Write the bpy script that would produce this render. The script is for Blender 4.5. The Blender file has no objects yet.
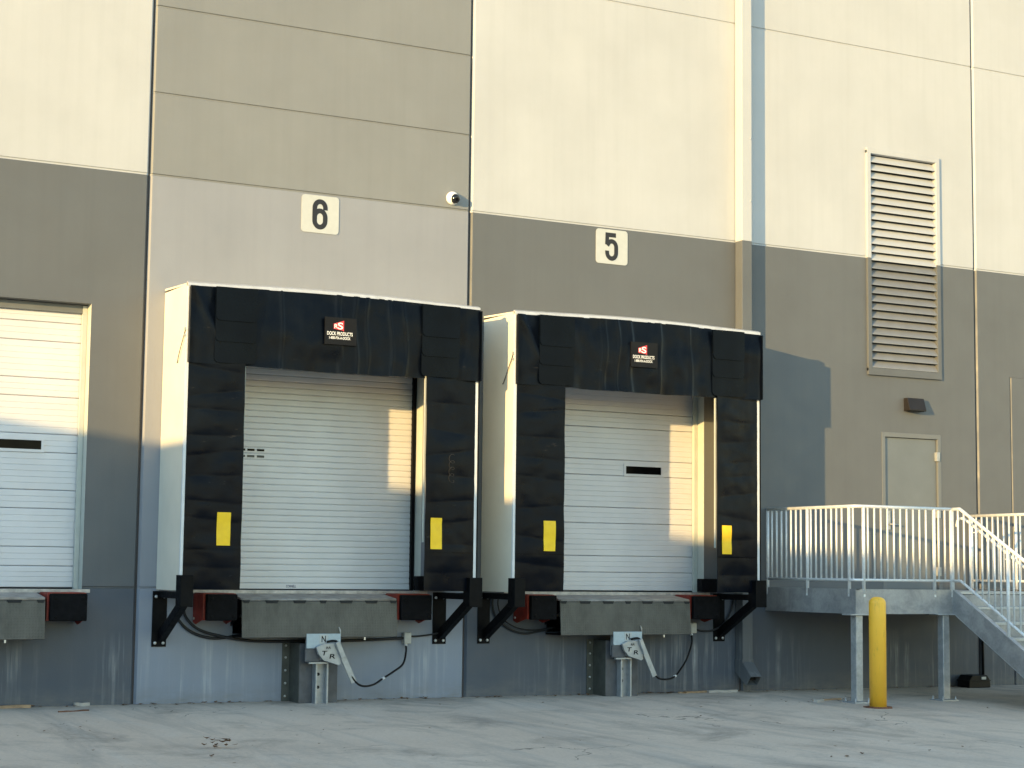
import bpy, bmesh, math, random
from mathutils import Vector, Matrix, noise
random.seed(7)
S = bpy.context.scene
COL = S.collection

# ------------------------------------------------------------------ camera
cd = bpy.data.cameras.new('camera'); cam = bpy.data.objects.new('camera', cd); COL.objects.link(cam)
F = Vector((0.473953, 0.87473527, 0.10102846)); R = Vector((0.87862913, -0.47737055, 0.011323)); U = Vector((-0.05813264, -0.08339998, 0.9948191))
M = Matrix((R, U, -F)).transposed().to_4x4(); M.translation = (-5.8739, -19.1493, 1.4483)
cam.matrix_world = M
cd.sensor_width = 36.0; cd.lens = 1838.09/1024*36.0; cd.clip_start = 0.1; cd.clip_end = 1500
S.camera = cam

# ------------------------------------------------------------------ sky and sun
SUN = Vector((2.04, 1.0, -0.26)).normalized()          # the way the light travels
W = bpy.data.worlds.new('World'); S.world = W; W.use_nodes = True
wn = W.node_tree; bg = wn.nodes['Background']
sky = wn.nodes.new('ShaderNodeTexSky'); sky.sky_type = 'NISHITA'; sky.sun_disc = False
sky.sun_elevation = math.asin(-SUN.z); sky.sun_rotation = math.atan2(-SUN.x, -SUN.y) % (2*math.pi)
sky.air_density = 1.0; sky.dust_density = 0.0; sky.ozone_density = 1.1
wn.links.new(sky.outputs[0], bg.inputs[0]); bg.inputs[1].default_value = 0.15
sl = bpy.data.lights.new('sun', 'SUN'); sl.energy = 2.0; sl.angle = math.radians(0.45); sl.color = (1.0, 0.66, 0.25)
so = bpy.data.objects.new('sun', sl); COL.objects.link(so); so.rotation_euler = SUN.to_track_quat('-Z', 'Y').to_euler()
S.view_settings.view_transform = 'Standard'; S.view_settings.look = 'None'
S.view_settings.exposure = 2.14; S.view_settings.gamma = 1.0; S.view_settings.use_curve_mapping = False

# ------------------------------------------------------------------ materials
def _nt(name):
    m = bpy.data.materials.new(name); m.use_nodes = True
    nt = m.node_tree; return m, nt, nt.nodes['Principled BSDF']
def N(nt, kind, **kw):
    n = nt.nodes.new(kind)
    for k, v in kw.items(): setattr(n, k, v)
    return n
def pos(nt, scale=(1, 1, 1), off=(0, 0, 0), local=False):
    if local:
        g = N(nt, 'ShaderNodeTexCoord').outputs['Object']
    else:
        g = N(nt, 'ShaderNodeNewGeometry').outputs['Position']
    mp = N(nt, 'ShaderNodeMapping'); mp.inputs['Scale'].default_value = scale; mp.inputs['Location'].default_value = off
    nt.links.new(g, mp.inputs['Vector']); return mp.outputs[0]
def nz(nt, vec, scale, detail=4, rough=.55, dist=0):
    n = N(nt, 'ShaderNodeTexNoise'); n.inputs['Scale'].default_value = scale; n.inputs['Detail'].default_value = detail
    n.inputs['Roughness'].default_value = rough; n.inputs['Distortion'].default_value = dist
    nt.links.new(vec, n.inputs['Vector']); return n.outputs['Fac']
def ramp(nt, fac, a, b, lo=0., hi=1.):
    r = N(nt, 'ShaderNodeMapRange'); r.clamp = True
    r.inputs['From Min'].default_value = a; r.inputs['From Max'].default_value = b
    r.inputs['To Min'].default_value = lo; r.inputs['To Max'].default_value = hi
    nt.links.new(fac, r.inputs['Value']); return r.outputs[0]
def mul(nt, a, b, op='MULTIPLY'):
    n = N(nt, 'ShaderNodeMath', operation=op)
    for i, v in enumerate((a, b)):
        if isinstance(v, (int, float)): n.inputs[i].default_value = v
        else: nt.links.new(v, n.inputs[i])
    return n.outputs[0]
def mixc(nt, fac, a, b, mode='MIX'):
    n = N(nt, 'ShaderNodeMix', data_type='RGBA', blend_type=mode)
    for i, v in ((0, fac), (6, a), (7, b)):
        if isinstance(v, (int, float)): n.inputs[i].default_value = v
        elif isinstance(v, tuple): n.inputs[i].default_value = (*v, 1)
        else: nt.links.new(v, n.inputs[i])
    return n.outputs[2]
def bump(nt, bsdf, h, strength, dist=.01):
    b = N(nt, 'ShaderNodeBump'); b.inputs['Strength'].default_value = strength; b.inputs['Distance'].default_value = dist
    nt.links.new(h, b.inputs['Height']); nt.links.new(b.outputs[0], bsdf.inputs['Normal'])
def sc3(c, k): return tuple(min(1, x*k) for x in c)
def simple(name, col, rough=.5, metal=0., var=.12, scale=6., bmp=0., bscale=40., spec=.5, stretch=(1, 1, 1)):
    m, nt, b = _nt(name)
    p = pos(nt, stretch)
    f = ramp(nt, nz(nt, p, scale, 5), .3, .7)
    nt.links.new(mixc(nt, f, sc3(col, 1-var), sc3(col, 1+var)), b.inputs['Base Color'])
    nt.links.new(ramp(nt, nz(nt, p, scale*1.7, 3), .3, .7, max(.05, rough-.07), min(1, rough+.07)), b.inputs['Roughness'])
    b.inputs['Metallic'].default_value = metal; b.inputs['Specular IOR Level'].default_value = spec
    if bmp: bump(nt, b, nz(nt, pos(nt), bscale, 4), bmp, .004)
    return m
def wall_paint(name, col, streaks=0.):
    """painted tilt-up concrete: soft mottling, faint runs, fine grain; lime runs low on the wall where asked for"""
    m, nt, b = _nt(name)
    p = pos(nt)
    f1 = ramp(nt, nz(nt, p, .9, 6, .6), .3, .7)
    c = mixc(nt, f1, sc3(col, .935), sc3(col, 1.055))
    run = ramp(nt, nz(nt, pos(nt, (9, 9, .35)), 1.0, 5, .6), .46, .74, 0, .2)
    c = mixc(nt, run, c, sc3(col, .78))
    blot = ramp(nt, nz(nt, pos(nt, (1, 1, .6), (7, 3, 2)), 2.3, 6, .65), .62, .8, 0, .14)
    c = mixc(nt, blot, c, sc3(col, 1.25))
    if streaks:
        g = N(nt, 'ShaderNodeSeparateXYZ'); nt.links.new(N(nt, 'ShaderNodeNewGeometry').outputs['Position'], g.inputs[0])
        z = g.outputs['Z']
        s1 = ramp(nt, nz(nt, pos(nt, (11, 11, .45)), 1.0, 4, .7), .50, .70)
        s2 = ramp(nt, nz(nt, pos(nt, (.8, .8, .1), (3, 0, 0)), 1.0, 2), .42, .62)
        lo = mul(nt, ramp(nt, z, .78, .5), ramp(nt, nz(nt, pos(nt, (4, 4, 3)), 1.0, 4), .25, .6))
        c = mixc(nt, mul(nt, mul(nt, mul(nt, s1, s2), lo), streaks), c, (.62, .63, .62))
        d = mul(nt, ramp(nt, z, .22, .0), ramp(nt, nz(nt, pos(nt, (3, 3, 8)), 1.0, 5, .7), .35, .75, 0, .7))
        c = mixc(nt, d, c, (.17, .165, .15))
    nt.links.new(c, b.inputs['Base Color'])
    nt.links.new(ramp(nt, nz(nt, p, 3.1, 4), .3, .7, .42, .62), b.inputs['Roughness'])
    b.inputs['Specular IOR Level'].default_value = .4
    h = mul(nt, nz(nt, p, 55, 4, .6), mul(nt, nz(nt, p, 4, 3), 1.6), 'ADD')
    bump(nt, b, h, .22, .004)
    return m
def concrete_yard():
    m, nt, b = _nt('yard_concrete')
    p = pos(nt)
    big = ramp(nt, nz(nt, p, .35, 6, .6, .4), .3, .72)
    c = mixc(nt, big, (.60, .485, .38), (.72, .60, .48))
    # tyre scrub: long arcs roughly along the docks and turning in towards them
    s1 = ramp(nt, nz(nt, pos(nt, (1.25, .2, 1), (0, 0, 3)), 1.1, 6, .65, 1.2), .5, .68, 0, .6)
    c = mixc(nt, s1, c, (.33, .30, .26))
    s2 = ramp(nt, nz(nt, pos(nt, (2.2, .3, 1), (9, 4, 3)), 1.2, 5, .65, 1.1), .52, .7, 0, .35)
    c = mixc(nt, s2, c, (.66, .61, .54))
    spot = ramp(nt, nz(nt, p, .9, 7, .7, .6), .52, .72, 0, .75)
    c = mixc(nt, spot, c, (.235, .205, .17))
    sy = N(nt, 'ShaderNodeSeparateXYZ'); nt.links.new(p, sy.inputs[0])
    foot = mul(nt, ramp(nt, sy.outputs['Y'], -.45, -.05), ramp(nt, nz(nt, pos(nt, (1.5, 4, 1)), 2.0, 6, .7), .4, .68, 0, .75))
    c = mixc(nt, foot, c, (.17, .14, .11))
    grain = ramp(nt, nz(nt, p, 26, 6, .75), .3, .7)
    c = mixc(nt, .7, c, mixc(nt, grain, (.66, .66, .66), (1., 1., 1.)), 'MULTIPLY')
    sp = N(nt, 'ShaderNodeTexVoronoi'); sp.inputs['Scale'].default_value = 9; nt.links.new(p, sp.inputs['Vector'])
    dots = mul(nt, ramp(nt, sp.outputs['Distance'], .1, .05), ramp(nt, nz(nt, p, 1.3, 3), .5, .6))
    c = mixc(nt, mul(nt, dots, .7), c, (.06, .055, .05))
    # hairline cracks
    wv = N(nt, 'ShaderNodeVectorMath', operation='ADD')
    nn = N(nt, 'ShaderNodeTexNoise'); nn.inputs['Scale'].default_value = 1.1; nn.inputs['Detail'].default_value = 5; nt.links.new(p, nn.inputs['Vector'])
    nt.links.new(p, wv.inputs[0]); nt.links.new(nn.outputs['Color'], wv.inputs[1])
    v = N(nt, 'ShaderNodeTexVoronoi', feature='DISTANCE_TO_EDGE'); v.inputs['Scale'].default_value = .33
    nt.links.new(wv.outputs[0], v.inputs['Vector'])
    ck = mul(nt, ramp(nt, v.outputs['Distance'], .0028, .001), ramp(nt, nz(nt, p, .5, 2), .53, .58))
    c = mixc(nt, mul(nt, ck, .75), c, (.07, .068, .062))
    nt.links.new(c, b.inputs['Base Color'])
    nt.links.new(ramp(nt, grain, 0, 1, .72, .92), b.inputs['Roughness'])
    h = mul(nt, mul(nt, nz(nt, p, 60, 5, .7), nz(nt, p, 5, 5, .6), 'ADD'), ck, 'SUBTRACT')
    bump(nt, b, h, .5, .008)
    return m
def galvanised(name, col, dark, rough=.42, metal=.75, patch=.5, scale=7):
    m, nt, b = _nt(name)
    p = pos(nt)
    v = N(nt, 'ShaderNodeTexVoronoi'); v.inputs['Scale'].default_value = 45; nt.links.new(p, v.inputs['Vector'])
    f = ramp(nt, nz(nt, p, scale, 6, .65, .6), .42, .62)
    c = mixc(nt, mul(nt, f, patch), col, dark)
    sepv = N(nt, 'ShaderNodeSeparateColor'); nt.links.new(v.outputs['Color'], sepv.inputs[0])
    c = mixc(nt, .25, c, mixc(nt, sepv.outputs[0], (.6, .6, .6), (1., 1., 1.)), 'MULTIPLY')
    nt.links.new(c, b.inputs['Base Color']); b.inputs['Metallic'].default_value = metal
    nt.links.new(ramp(nt, nz(nt, p, scale*2, 4), .3, .7, rough-.1, rough+.15), b.inputs['Roughness'])
    return m
def vinyl():
    m, nt, b = _nt('black_vinyl')
    p = pos(nt)
    f = ramp(nt, nz(nt, p, 3, 6, .65), .4, .75)
    c = mixc(nt, f, (.001, .0022, .0055), (.0024, .0045, .009)); b.inputs['Specular IOR Level'].default_value = .12
    # pale scuffs
    s = mul(nt, ramp(nt, nz(nt, pos(nt, (3, 3, 14), (2, 1, 5)), 1.6, 6, .75), .64, .74), ramp(nt, nz(nt, p, 1.7, 2), .48, .6))
    c = mixc(nt, mul(nt, s, .4), c, (.16, .15, .14))
    nt.links.new(c, b.inputs['Base Color'])
    nt.links.new(ramp(nt, nz(nt, p, 6, 4), .3, .7, .26, .38), b.inputs['Roughness'])
    h = mul(nt, nz(nt, p, 5, 3, .5), mul(nt, nz(nt, p, 120, 2), .12), 'ADD')
    bump(nt, b, h, .22, .02)
    return m
def scuffed(name, col):
    m, nt, b = _nt(name); p = pos(nt)
    c = mixc(nt, ramp(nt, nz(nt, p, 4, 5, .6), .3, .7), sc3(col, .93), col)
    s = ramp(nt, nz(nt, pos(nt, (6, 6, 1.3)), 3.0, 6, .75), .56, .68, 0, .5)
    c = mixc(nt, s, c, (.42, .27, .05))
    d = ramp(nt, nz(nt, p, 20, 5, .75), .68, .76, 0, .7)
    c = mixc(nt, d, c, (.12, .10, .07))
    nt.links.new(c, b.inputs['Base Color']); nt.links.new(ramp(nt, s, 0, .5, .42, .7), b.inputs['Roughness'])
    return m
def tread_plate(name, col):
    m, nt, b = _nt(name)
    p = pos(nt)
    f = ramp(nt, nz(nt, pos(nt, (1, 1, .5)), 5, 6, .7), .35, .7)
    c = mixc(nt, f, sc3(col, .75), sc3(col, 1.25))
    rust = ramp(nt, nz(nt, p, 11, 5, .7), .66, .8, 0, .5)
    c = mixc(nt, rust, c, (.09, .06, .04))
    nt.links.new(c, b.inputs['Base Color']); b.inputs['Metallic'].default_value = .35
    b.inputs['Roughness'].default_value = .55
    r = N(nt, 'ShaderNodeMapping'); r.inputs['Rotation'].default_value = (0, math.radians(45), 0); r.inputs['Scale'].default_value = (1, 1, 1)
    nt.links.new(p, r.inputs['Vector'])
    ck = N(nt, 'ShaderNodeTexChecker'); ck.inputs['Scale'].default_value = 46; nt.links.new(r.outputs[0], ck.inputs['Vector'])
    bump(nt, b, ck.outputs['Fac'], .8, .003)
    return m

MAT = dict(
    cream=wall_paint('cream_paint', (.438, .455, .472)),
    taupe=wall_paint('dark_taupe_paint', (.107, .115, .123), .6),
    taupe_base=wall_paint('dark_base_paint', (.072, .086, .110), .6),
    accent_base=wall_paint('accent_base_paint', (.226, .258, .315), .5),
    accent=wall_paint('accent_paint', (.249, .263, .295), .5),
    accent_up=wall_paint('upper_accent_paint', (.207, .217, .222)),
    yard=concrete_yard(),
    jamb=simple('cream_steel', (.47, .49, .45), .4, 0, .06),
    sealant=simple('sealant', (.05, .045, .045), .8),
    interior=simple('dark_interior', (.02, .02, .02), .9),
    door_white=simple('white_door_paint', (.63, .625, .64), .38, 0, .05, 2.5),
    door_roll=simple('grey_white_door_paint', (.66, .655, .65), .35, .0, .06, 2.0),
    glass=simple('dark_glass', (.003, .003, .003), .2, 0, .1, 5, spec=.08),
    fabric=simple('cream_side_panel', (.70, .66, .56), .6, 0, .06, 2.0),
    trim=simple('white_trim', (.64, .65, .66), .35, 0, .08, 9),
    cap=simple('aluminium_cap', (.55, .55, .56), .4, .3, .1, 9),
    vinyl=vinyl(),
    pad=simple('wear_pad_rubber', (.0012, .0025, .0055), .3, 0, .3, 3, .1, 30, .1),
    yellow_strip=simple('yellow_guide_strip', (.98, .58, .006), .45, 0, .08, 12),
    black_steel=simple('black_steel', (.003, .0032, .004), .5, .0, .4, 12, .1, spec=.10),
    bolt=simple('zinc_bolt', (.62, .62, .6), .35, .6, .15, 30),
    rubber=simple('bumper_rubber', (.004, .004, .005), .75, 0, .4, 14, .4, 60, .12),
    red=simple('red_steel', (.21, .018, .008), .5, .0, .35, 9, .1),
    lip=tread_plate('checker_plate', (.105, .102, .09)),
    deck_steel=simple('worn_deck_steel', (.30, .28, .26), .6, .2, .3, 8),
    sill=simple('sill_steel', (.42, .40, .38), .5, .3, .3, 14),
    column=simple('blue_grey_steel', (.075, .08, .09), .5, .0, .25, 8, .1),
    column_side=simple('olive_grey_steel', (.07, .073, .062), .55, .0, .3, 7, .1),
    galv=galvanised('galvanised_rail', (.78, .80, .81), (.62, .63, .64), .4, .2, .4),
    galv_struct=galvanised('galvanised_beam', (.40, .40, .40), (.20, .21, .22), .5, .4, .6, 3.2),
    galv_post=galvanised('galvanised_post', (.50, .52, .53), (.27, .29, .31), .45, .5, .6, 5),
    restraint=simple('pale_galvanised_steel', (.35, .37, .385), .4, .35, .15, 14),
    decal=simple('black_print', (.007, .007, .008), .55, spec=.2),
    decal_blue=simple('pale_blue_decal', (.40, .47, .50), .45, 0, .06, 30),
    white=simple('sign_white', (.46, .48, .47), .4, 0, .04, 12),
    white_print=simple('white_print', (.85, .85, .83), .5, 0, .02),
    red_print=simple('red_print', (.62, .05, .06), .5, 0, .05),
    ink=simple('sign_black', (.012, .01, .012), .45),
    blue_print=simple('blue_print', (.02, .03, .12), .5),
    cable=simple('grey_cable', (.02, .021, .023), .55, spec=.3),
    cord=simple('black_cord', (.005, .005, .006), .5, spec=.3),
    boxgrey=simple('grey_box', (.45, .45, .42), .5, 0, .1, 20),
    cam_white=simple('camera_white', (.80, .80, .78), .35, 0, .03),
    cam_black=simple('camera_black', (.008, .008, .009), .12, spec=.6),
    bronze=simple('bronze_housing', (.016, .014, .014), .5, 0, .2, spec=.25),
    steel_door=simple('grey_steel_door', (.13, .147, .158), .45, 0, .06, 3),
    frame_grey=simple('grey_door_frame', (.14, .15, .155), .45, 0, .06, 3),
    bollard=scuffed('yellow_sleeve', (1.0, .55, .05)),
    rust=simple('rusty_steel', (.17, .075, .04), .8, .1, .4, 14, .3),
    bait=simple('black_plastic', (.006, .006, .006), .45, spec=.2),
    leaf=simple('dry_leaf', (.16, .085, .04), .8, 0, .55, 25),
    wood=simple('weathered_wood', (.36, .24, .14), .8, 0, .3, 12, .2),
    foam=simple('pale_foam', (.40, .37, .33), .8, 0, .12, 12),
    grating=galvanised('stair_grating', (.55, .56, .55), (.35, .36, .36), .5, .4, .5),
    chalk=simple('grey_chalk', (.022, .024, .028), .9),
    blade_low=simple('taupe_grey_blade', (.20, .21, .225), .45, 0, .06),
    roof=simple('grey_roofing', (.3, .3, .3), .9),
)

# ------------------------------------------------------------------ mesh helpers
class MB:
    def __init__(s): s.v = []; s.f = []; s.mi = []; s.sm = []
    def face(s, idx, mi=0, sm=False): s.f.append(tuple(idx)); s.mi.append(mi); s.sm.append(sm)
    def quad(s, a, b, c, d, mi=0):
        n = len(s.v); s.v += [a, b, c, d]; s.face((n, n+1, n+2, n+3), mi)
    def box(s, x0, x1, y0, y1, z0, z1, mi=0):
        n = len(s.v)
        s.v += [(x0, y0, z0), (x1, y0, z0), (x1, y1, z0), (x0, y1, z0), (x0, y0, z1), (x1, y0, z1), (x1, y1, z1), (x0, y1, z1)]
        for q in ((0, 3, 2, 1), (4, 5, 6, 7), (0, 1, 5, 4), (1, 2, 6, 5), (2, 3, 7, 6), (3, 0, 4, 7)): s.face([n+i for i in q], mi)
        return s
    def prism(s, poly, axis, a, b, mi=0):
        """poly in the two other axes (order: x,y,z without axis), extruded from a to b"""
        n = len(s.v); k = len(poly)
        for t in (a, b):
            for p in poly:
                c = list(p); c.insert(axis, t); s.v.append(tuple(c))
        s.face([n+i for i in range(k)][::-1], mi); s.face([n+k+i for i in range(k)], mi)
        for i in range(k):
            j = (i+1) % k; s.face((n+i, n+j, n+k+j, n+k+i), mi)
        return s
    def beam(s, p, q, w, h, up=(0, 0, 1)):
        p = Vector(p); q = Vector(q); d = (q-p).normalized(); r = d.cross(Vector(up)).normalized(); u = r.cross(d)
        n = len(s.v)
        for e in (p, q):
            for (i, j) in ((-1, -1), (1, -1), (1, 1), (-1, 1)): s.v.append(tuple(e+r*i*w/2+u*j*h/2))
        for f in ((3, 2, 1, 0), (4, 5, 6, 7), (0, 1, 5, 4), (1, 2, 6, 5), (2, 3, 7, 6), (3, 0, 4, 7)): s.face([n+i for i in f])
        return s
    def tube(s, pts, r, n=8, smooth=True):
        pts = [Vector(p) for p in pts]; base = len(s.v); t = (pts[1]-pts[0]).normalized()
        ref = Vector((0, 0, 1)) if abs(t.z) < .9 else Vector((1, 0, 0)); a = t.cross(ref).normalized()
        for i, p in enumerate(pts):
            if i == 0: t = (pts[1]-p)
            elif i == len(pts)-1: t = (p-pts[i-1])
            else: t = (pts[i+1]-p).normalized()+(p-pts[i-1]).normalized()
            t.normalize(); a = (a-t*a.dot(t)).normalized(); b = t.cross(a)
            for k in range(n):
                w = 2*math.pi*k/n; s.v.append(tuple(p+(a*math.cos(w)+b*math.sin(w))*r))
        for i in range(len(pts)-1):
            for k in range(n):
                k2 = (k+1) % n; s.face((base+i*n+k, base+i*n+k2, base+(i+1)*n+k2, base+(i+1)*n+k), 0, smooth)
        s.face([base+k for k in range(n)][::-1]); e = base+(len(pts)-1)*n; s.face([e+k for k in range(n)])
        return s
    def lathe(s, prof, c, axis=(0, 0, 1), n=24):
        """prof: (radius, distance along axis) list"""
        ax = Vector(axis).normalized(); ref = Vector((0, 0, 1)) if abs(ax.z) < .9 else Vector((1, 0, 0))
        a = ax.cross(ref).normalized(); b = ax.cross(a); base = len(s.v); c = Vector(c)
        for (r, h) in prof:
            for k in range(n):
                w = 2*math.pi*k/n; s.v.append(tuple(c+ax*h+(a*math.cos(w)+b*math.sin(w))*max(r, 1e-4)))
        for i in range(len(prof)-1):
            for k in range(n):
                k2 = (k+1) % n; s.face((base+i*n+k, base+i*n+k2, base+(i+1)*n+k2, base+(i+1)*n+k), 0, True)
        s.face([base+k for k in range(n)][::-1]); e = base+(len(prof)-1)*n; s.face([e+k for k in range(n)])
        return s
    def grid(s, fn, nu, nv, th=None, sm=True):
        """fn(u,v)->point; th: thickness vector for a closed sheet"""
        def layer(off):
            b = len(s.v)
            for j in range(nv+1):
                for i in range(nu+1):
                    p = Vector(fn(i/nu, j/nv))+off; s.v.append(tuple(p))
            return b
        def fill(b, flip):
            for j in range(nv):
                for i in range(nu):
                    q = (b+j*(nu+1)+i, b+j*(nu+1)+i+1, b+(j+1)*(nu+1)+i+1, b+(j+1)*(nu+1)+i)
                    s.face(q[::-1] if flip else q, 0, sm)
        b0 = layer(Vector((0, 0, 0))); fill(b0, False)
        if th is not None:
            b1 = layer(Vector(th)); fill(b1, True)
            rim = [i for i in range(nu+1)]+[j*(nu+1)+nu for j in range(1, nv+1)]+[nv*(nu+1)+i for i in range(nu-1, -1, -1)]+[j*(nu+1) for j in range(nv-1, 0, -1)]
            for k in range(len(rim)):
                a, c = rim[k], rim[(k+1) % len(rim)]; s.quad(s.v[b0+a], s.v[b1+a], s.v[b1+c], s.v[b0+c])
        return s
    def mesh(s, name, mats):
        me = bpy.data.meshes.new(name); me.from_pydata(s.v, [], s.f)
        for m in mats: me.materials.append(m)
        me.polygons.foreach_set('material_index', s.mi); me.polygons.foreach_set('use_smooth', s.sm)
        bm = bmesh.new(); bm.from_mesh(me); bmesh.ops.recalc_face_normals(bm, faces=bm.faces); bm.to_mesh(me); bm.free()
        return me
    def build(s, name, mat, parent=None, bevel=0., fix=True):
        mats = [MAT[x] for x in (mat if isinstance(mat, (list, tuple)) else [mat])]
        o = bpy.data.objects.new(name, s.mesh(name, mats)); COL.objects.link(o)
        if parent is not None: o.parent = parent; o.matrix_parent_inverse = Matrix.Translation(-parent.location)
        if bevel:
            b = o.modifiers.new('bevel', 'BEVEL'); b.width = bevel; b.segments = 2; b.limit_method = 'ANGLE'; b.angle_limit = math.radians(40)
        return o
def thing(name, label, cat, loc=(0, 0, 0), group=None):
    o = bpy.data.objects.new(name, None); COL.objects.link(o); o.location = loc; o.empty_display_size = .2
    tag(o, label, cat, group); return o
def tag(o, label, cat, group=None):
    o['label'] = label; o['category'] = cat
    if group: o['group'] = group
    return o
def part_empty(name, parent):
    o = bpy.data.objects.new(name, None); COL.objects.link(o); o.parent = parent; o.matrix_parent_inverse = Matrix.Translation(-parent.location); o.empty_display_size = .1
    return o
def share(o, parent, offset):
    c = o.copy(); COL.objects.link(c); c.parent = parent; c.matrix_parent_inverse = o.matrix_parent_inverse.copy()
    c.location = o.location+Vector(offset); return c
def boxp(name, mat, parent, *b, bevel=0.): return MB().box(*b).build(name, mat, parent, bevel)
def text(name, s, mat, parent, x, y, z, w, h, slant=0.):
    """lettering in the wall plane, centre x,z, facing -Y, fitted to w by h"""
    c = bpy.data.curves.new(name, 'FONT'); c.body = s; c.offset = .018; c.extrude = 0.0
    t = bpy.data.objects.new(name+'_tmp', c); COL.objects.link(t); bpy.context.view_layer.update()
    me = bpy.data.meshes.new_from_object(t.evaluated_get(bpy.context.evaluated_depsgraph_get()))
    bpy.data.objects.remove(t)
    xs = [v.co.x for v in me.vertices]; ys = [v.co.y for v in me.vertices]
    ax, bx, ay, by = min(xs), max(xs), min(ys), max(ys)
    for v in me.vertices:
        u = (v.co.x-ax)/(bx-ax)-.5; q = (v.co.y-ay)/(by-ay)-.5
        v.co = (x+u*w+q*slant, y, z+q*h)
    me.materials.clear(); me.materials.append(MAT[mat])
    o = bpy.data.objects.new(name, me); COL.objects.link(o)
    o.parent = parent; o.matrix_parent_inverse = Matrix.Translation(-parent.location)
    return o
def gz(x, y): return -0.003*x+0.02*y            # the yard falls gently away from the docks
def smooth_path(pts, k=6):
    pts = [Vector(p) for p in pts]; P = [pts[0]*2-pts[1]]+pts+[pts[-1]*2-pts[-2]]; out = []
    for i in range(1, len(P)-2):
        for j in range(k):
            t = j/k; a, b, c, d = P[i-1], P[i], P[i+1], P[i+2]
            out.append(.5*((2*b)+(c-a)*t+(2*a-5*b+4*c-d)*t*t+(3*b-a-3*c+d)*t**3))
    out.append(pts[-1]); return out

# ================================================================== the yard
def build_yard():
    n = 60; L = 260.
    def fn(u, v):
        x = (u*2-1); y = (v*2-1); x = 4+L*x*abs(x); y = -6+L*y*abs(y)
        return (x, y, gz(x, y))
    o = MB().grid(fn, n, n).build('yard', 'yard'); o['kind'] = 'structure'
build_yard()

# ================================================================== the warehouse
BAY = 3.925
PAINT = 5.69
wh = thing('warehouse', 'tilt-up concrete warehouse wall in cream and dark taupe with loading dock doors', 'building', (0, 0, 0))
G, CH = .010, .022
def heightfield(mb, x0, x1, z0, z1, grooves, holes, matfn, back=.24, edge=(1, 1, 1, 1), jamb_mi=None):
    """a wall slab front: chamfered edges, cut reveals, openings with their returns"""
    xs = {x0+G: .03, x0+G+CH: 0., x1-G-CH: 0., x1-G: .03}
    zs = {z0: 0., z1: 0.}
    for g in grooves: zs.update({g-.014: 0., g-.006: .013, g+.006: .013, g+.014: 0.})
    for (a, b, c, d) in holes:
        for x in (a, b): xs.setdefault(x, 0.)
        for z in (c, d):
            if all(abs(z-k) > 1e-4 for k in zs):
                zs[z] = 0.
    X = sorted(xs); Z = sorted(zs); base = len(mb.v); nx = len(X)
    for z in Z:
        for x in X: mb.v.append((x, max(xs[x], zs[z]), z))
    def inhole(x, z): return any(a < x < b and c < z < d for (a, b, c, d) in holes)
    for j in range(len(Z)-1):
        for i in range(nx-1):
            cx, cz = (X[i]+X[i+1])/2, (Z[j]+Z[j+1])/2
            if inhole(cx, cz): continue
            mb.face((base+j*nx+i, base+j*nx+i+1, base+(j+1)*nx+i+1, base+(j+1)*nx+i), matfn(cz))
    for j in range(len(Z)-1):
        m = matfn((Z[j]+Z[j+1])/2)
        for i, x in ((0, X[0]), (nx-1, X[-1])):
            if inhole(x+(1e-3 if i == 0 else -1e-3), (Z[j]+Z[j+1])/2): continue
            n = len(mb.v); mb.v += [(x, xs[x], Z[j]), (x, xs[x], Z[j+1]), (x, back, Z[j+1]), (x, back, Z[j])]; mb.face((n, n+1, n+2, n+3), m)
    for (a, b, c, d) in holes:
        m = matfn((c+d)/2) if jamb_mi is None else jamb_mi
        mb.quad((a, 0, c), (a, 0, d), (a, back, d), (a, back, c), m); mb.quad((b, 0, c), (b, 0, d), (b, back, d), (b, back, c), m)
        mb.quad((a, 0, d), (b, 0, d), (b, back, d), (a, back, d), matfn(d)); mb.quad((a, 0, c), (b, 0, c), (b, back, c), (a, back, c), matfn(c-.05))
TOP = 11.6
ZB = -.6
def bay_x(k): return k*BAY           # left edge of bay k (bay 0 carries dock 6)
def dock_hole(k): return (bay_x(k)+.58, bay_x(k)+3.335, 1.205, 4.22)
def pit_hole(k): return (bay_x(k)+1.08, bay_x(k)+2.83, .73, 1.165)
LOUV = (9.915, 11.115, 4.15, 7.15)
MDOOR = (10.13, 11.13, 1.25, 3.335)
XJ = {-1: 0., 0: 3.915, 1: 7.83, 2: 11.80}
def xr(k):
    a = XJ.get(k-1, bay_x(k)); b = XJ.get(k, bay_x(k+1)); return a, b
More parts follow.
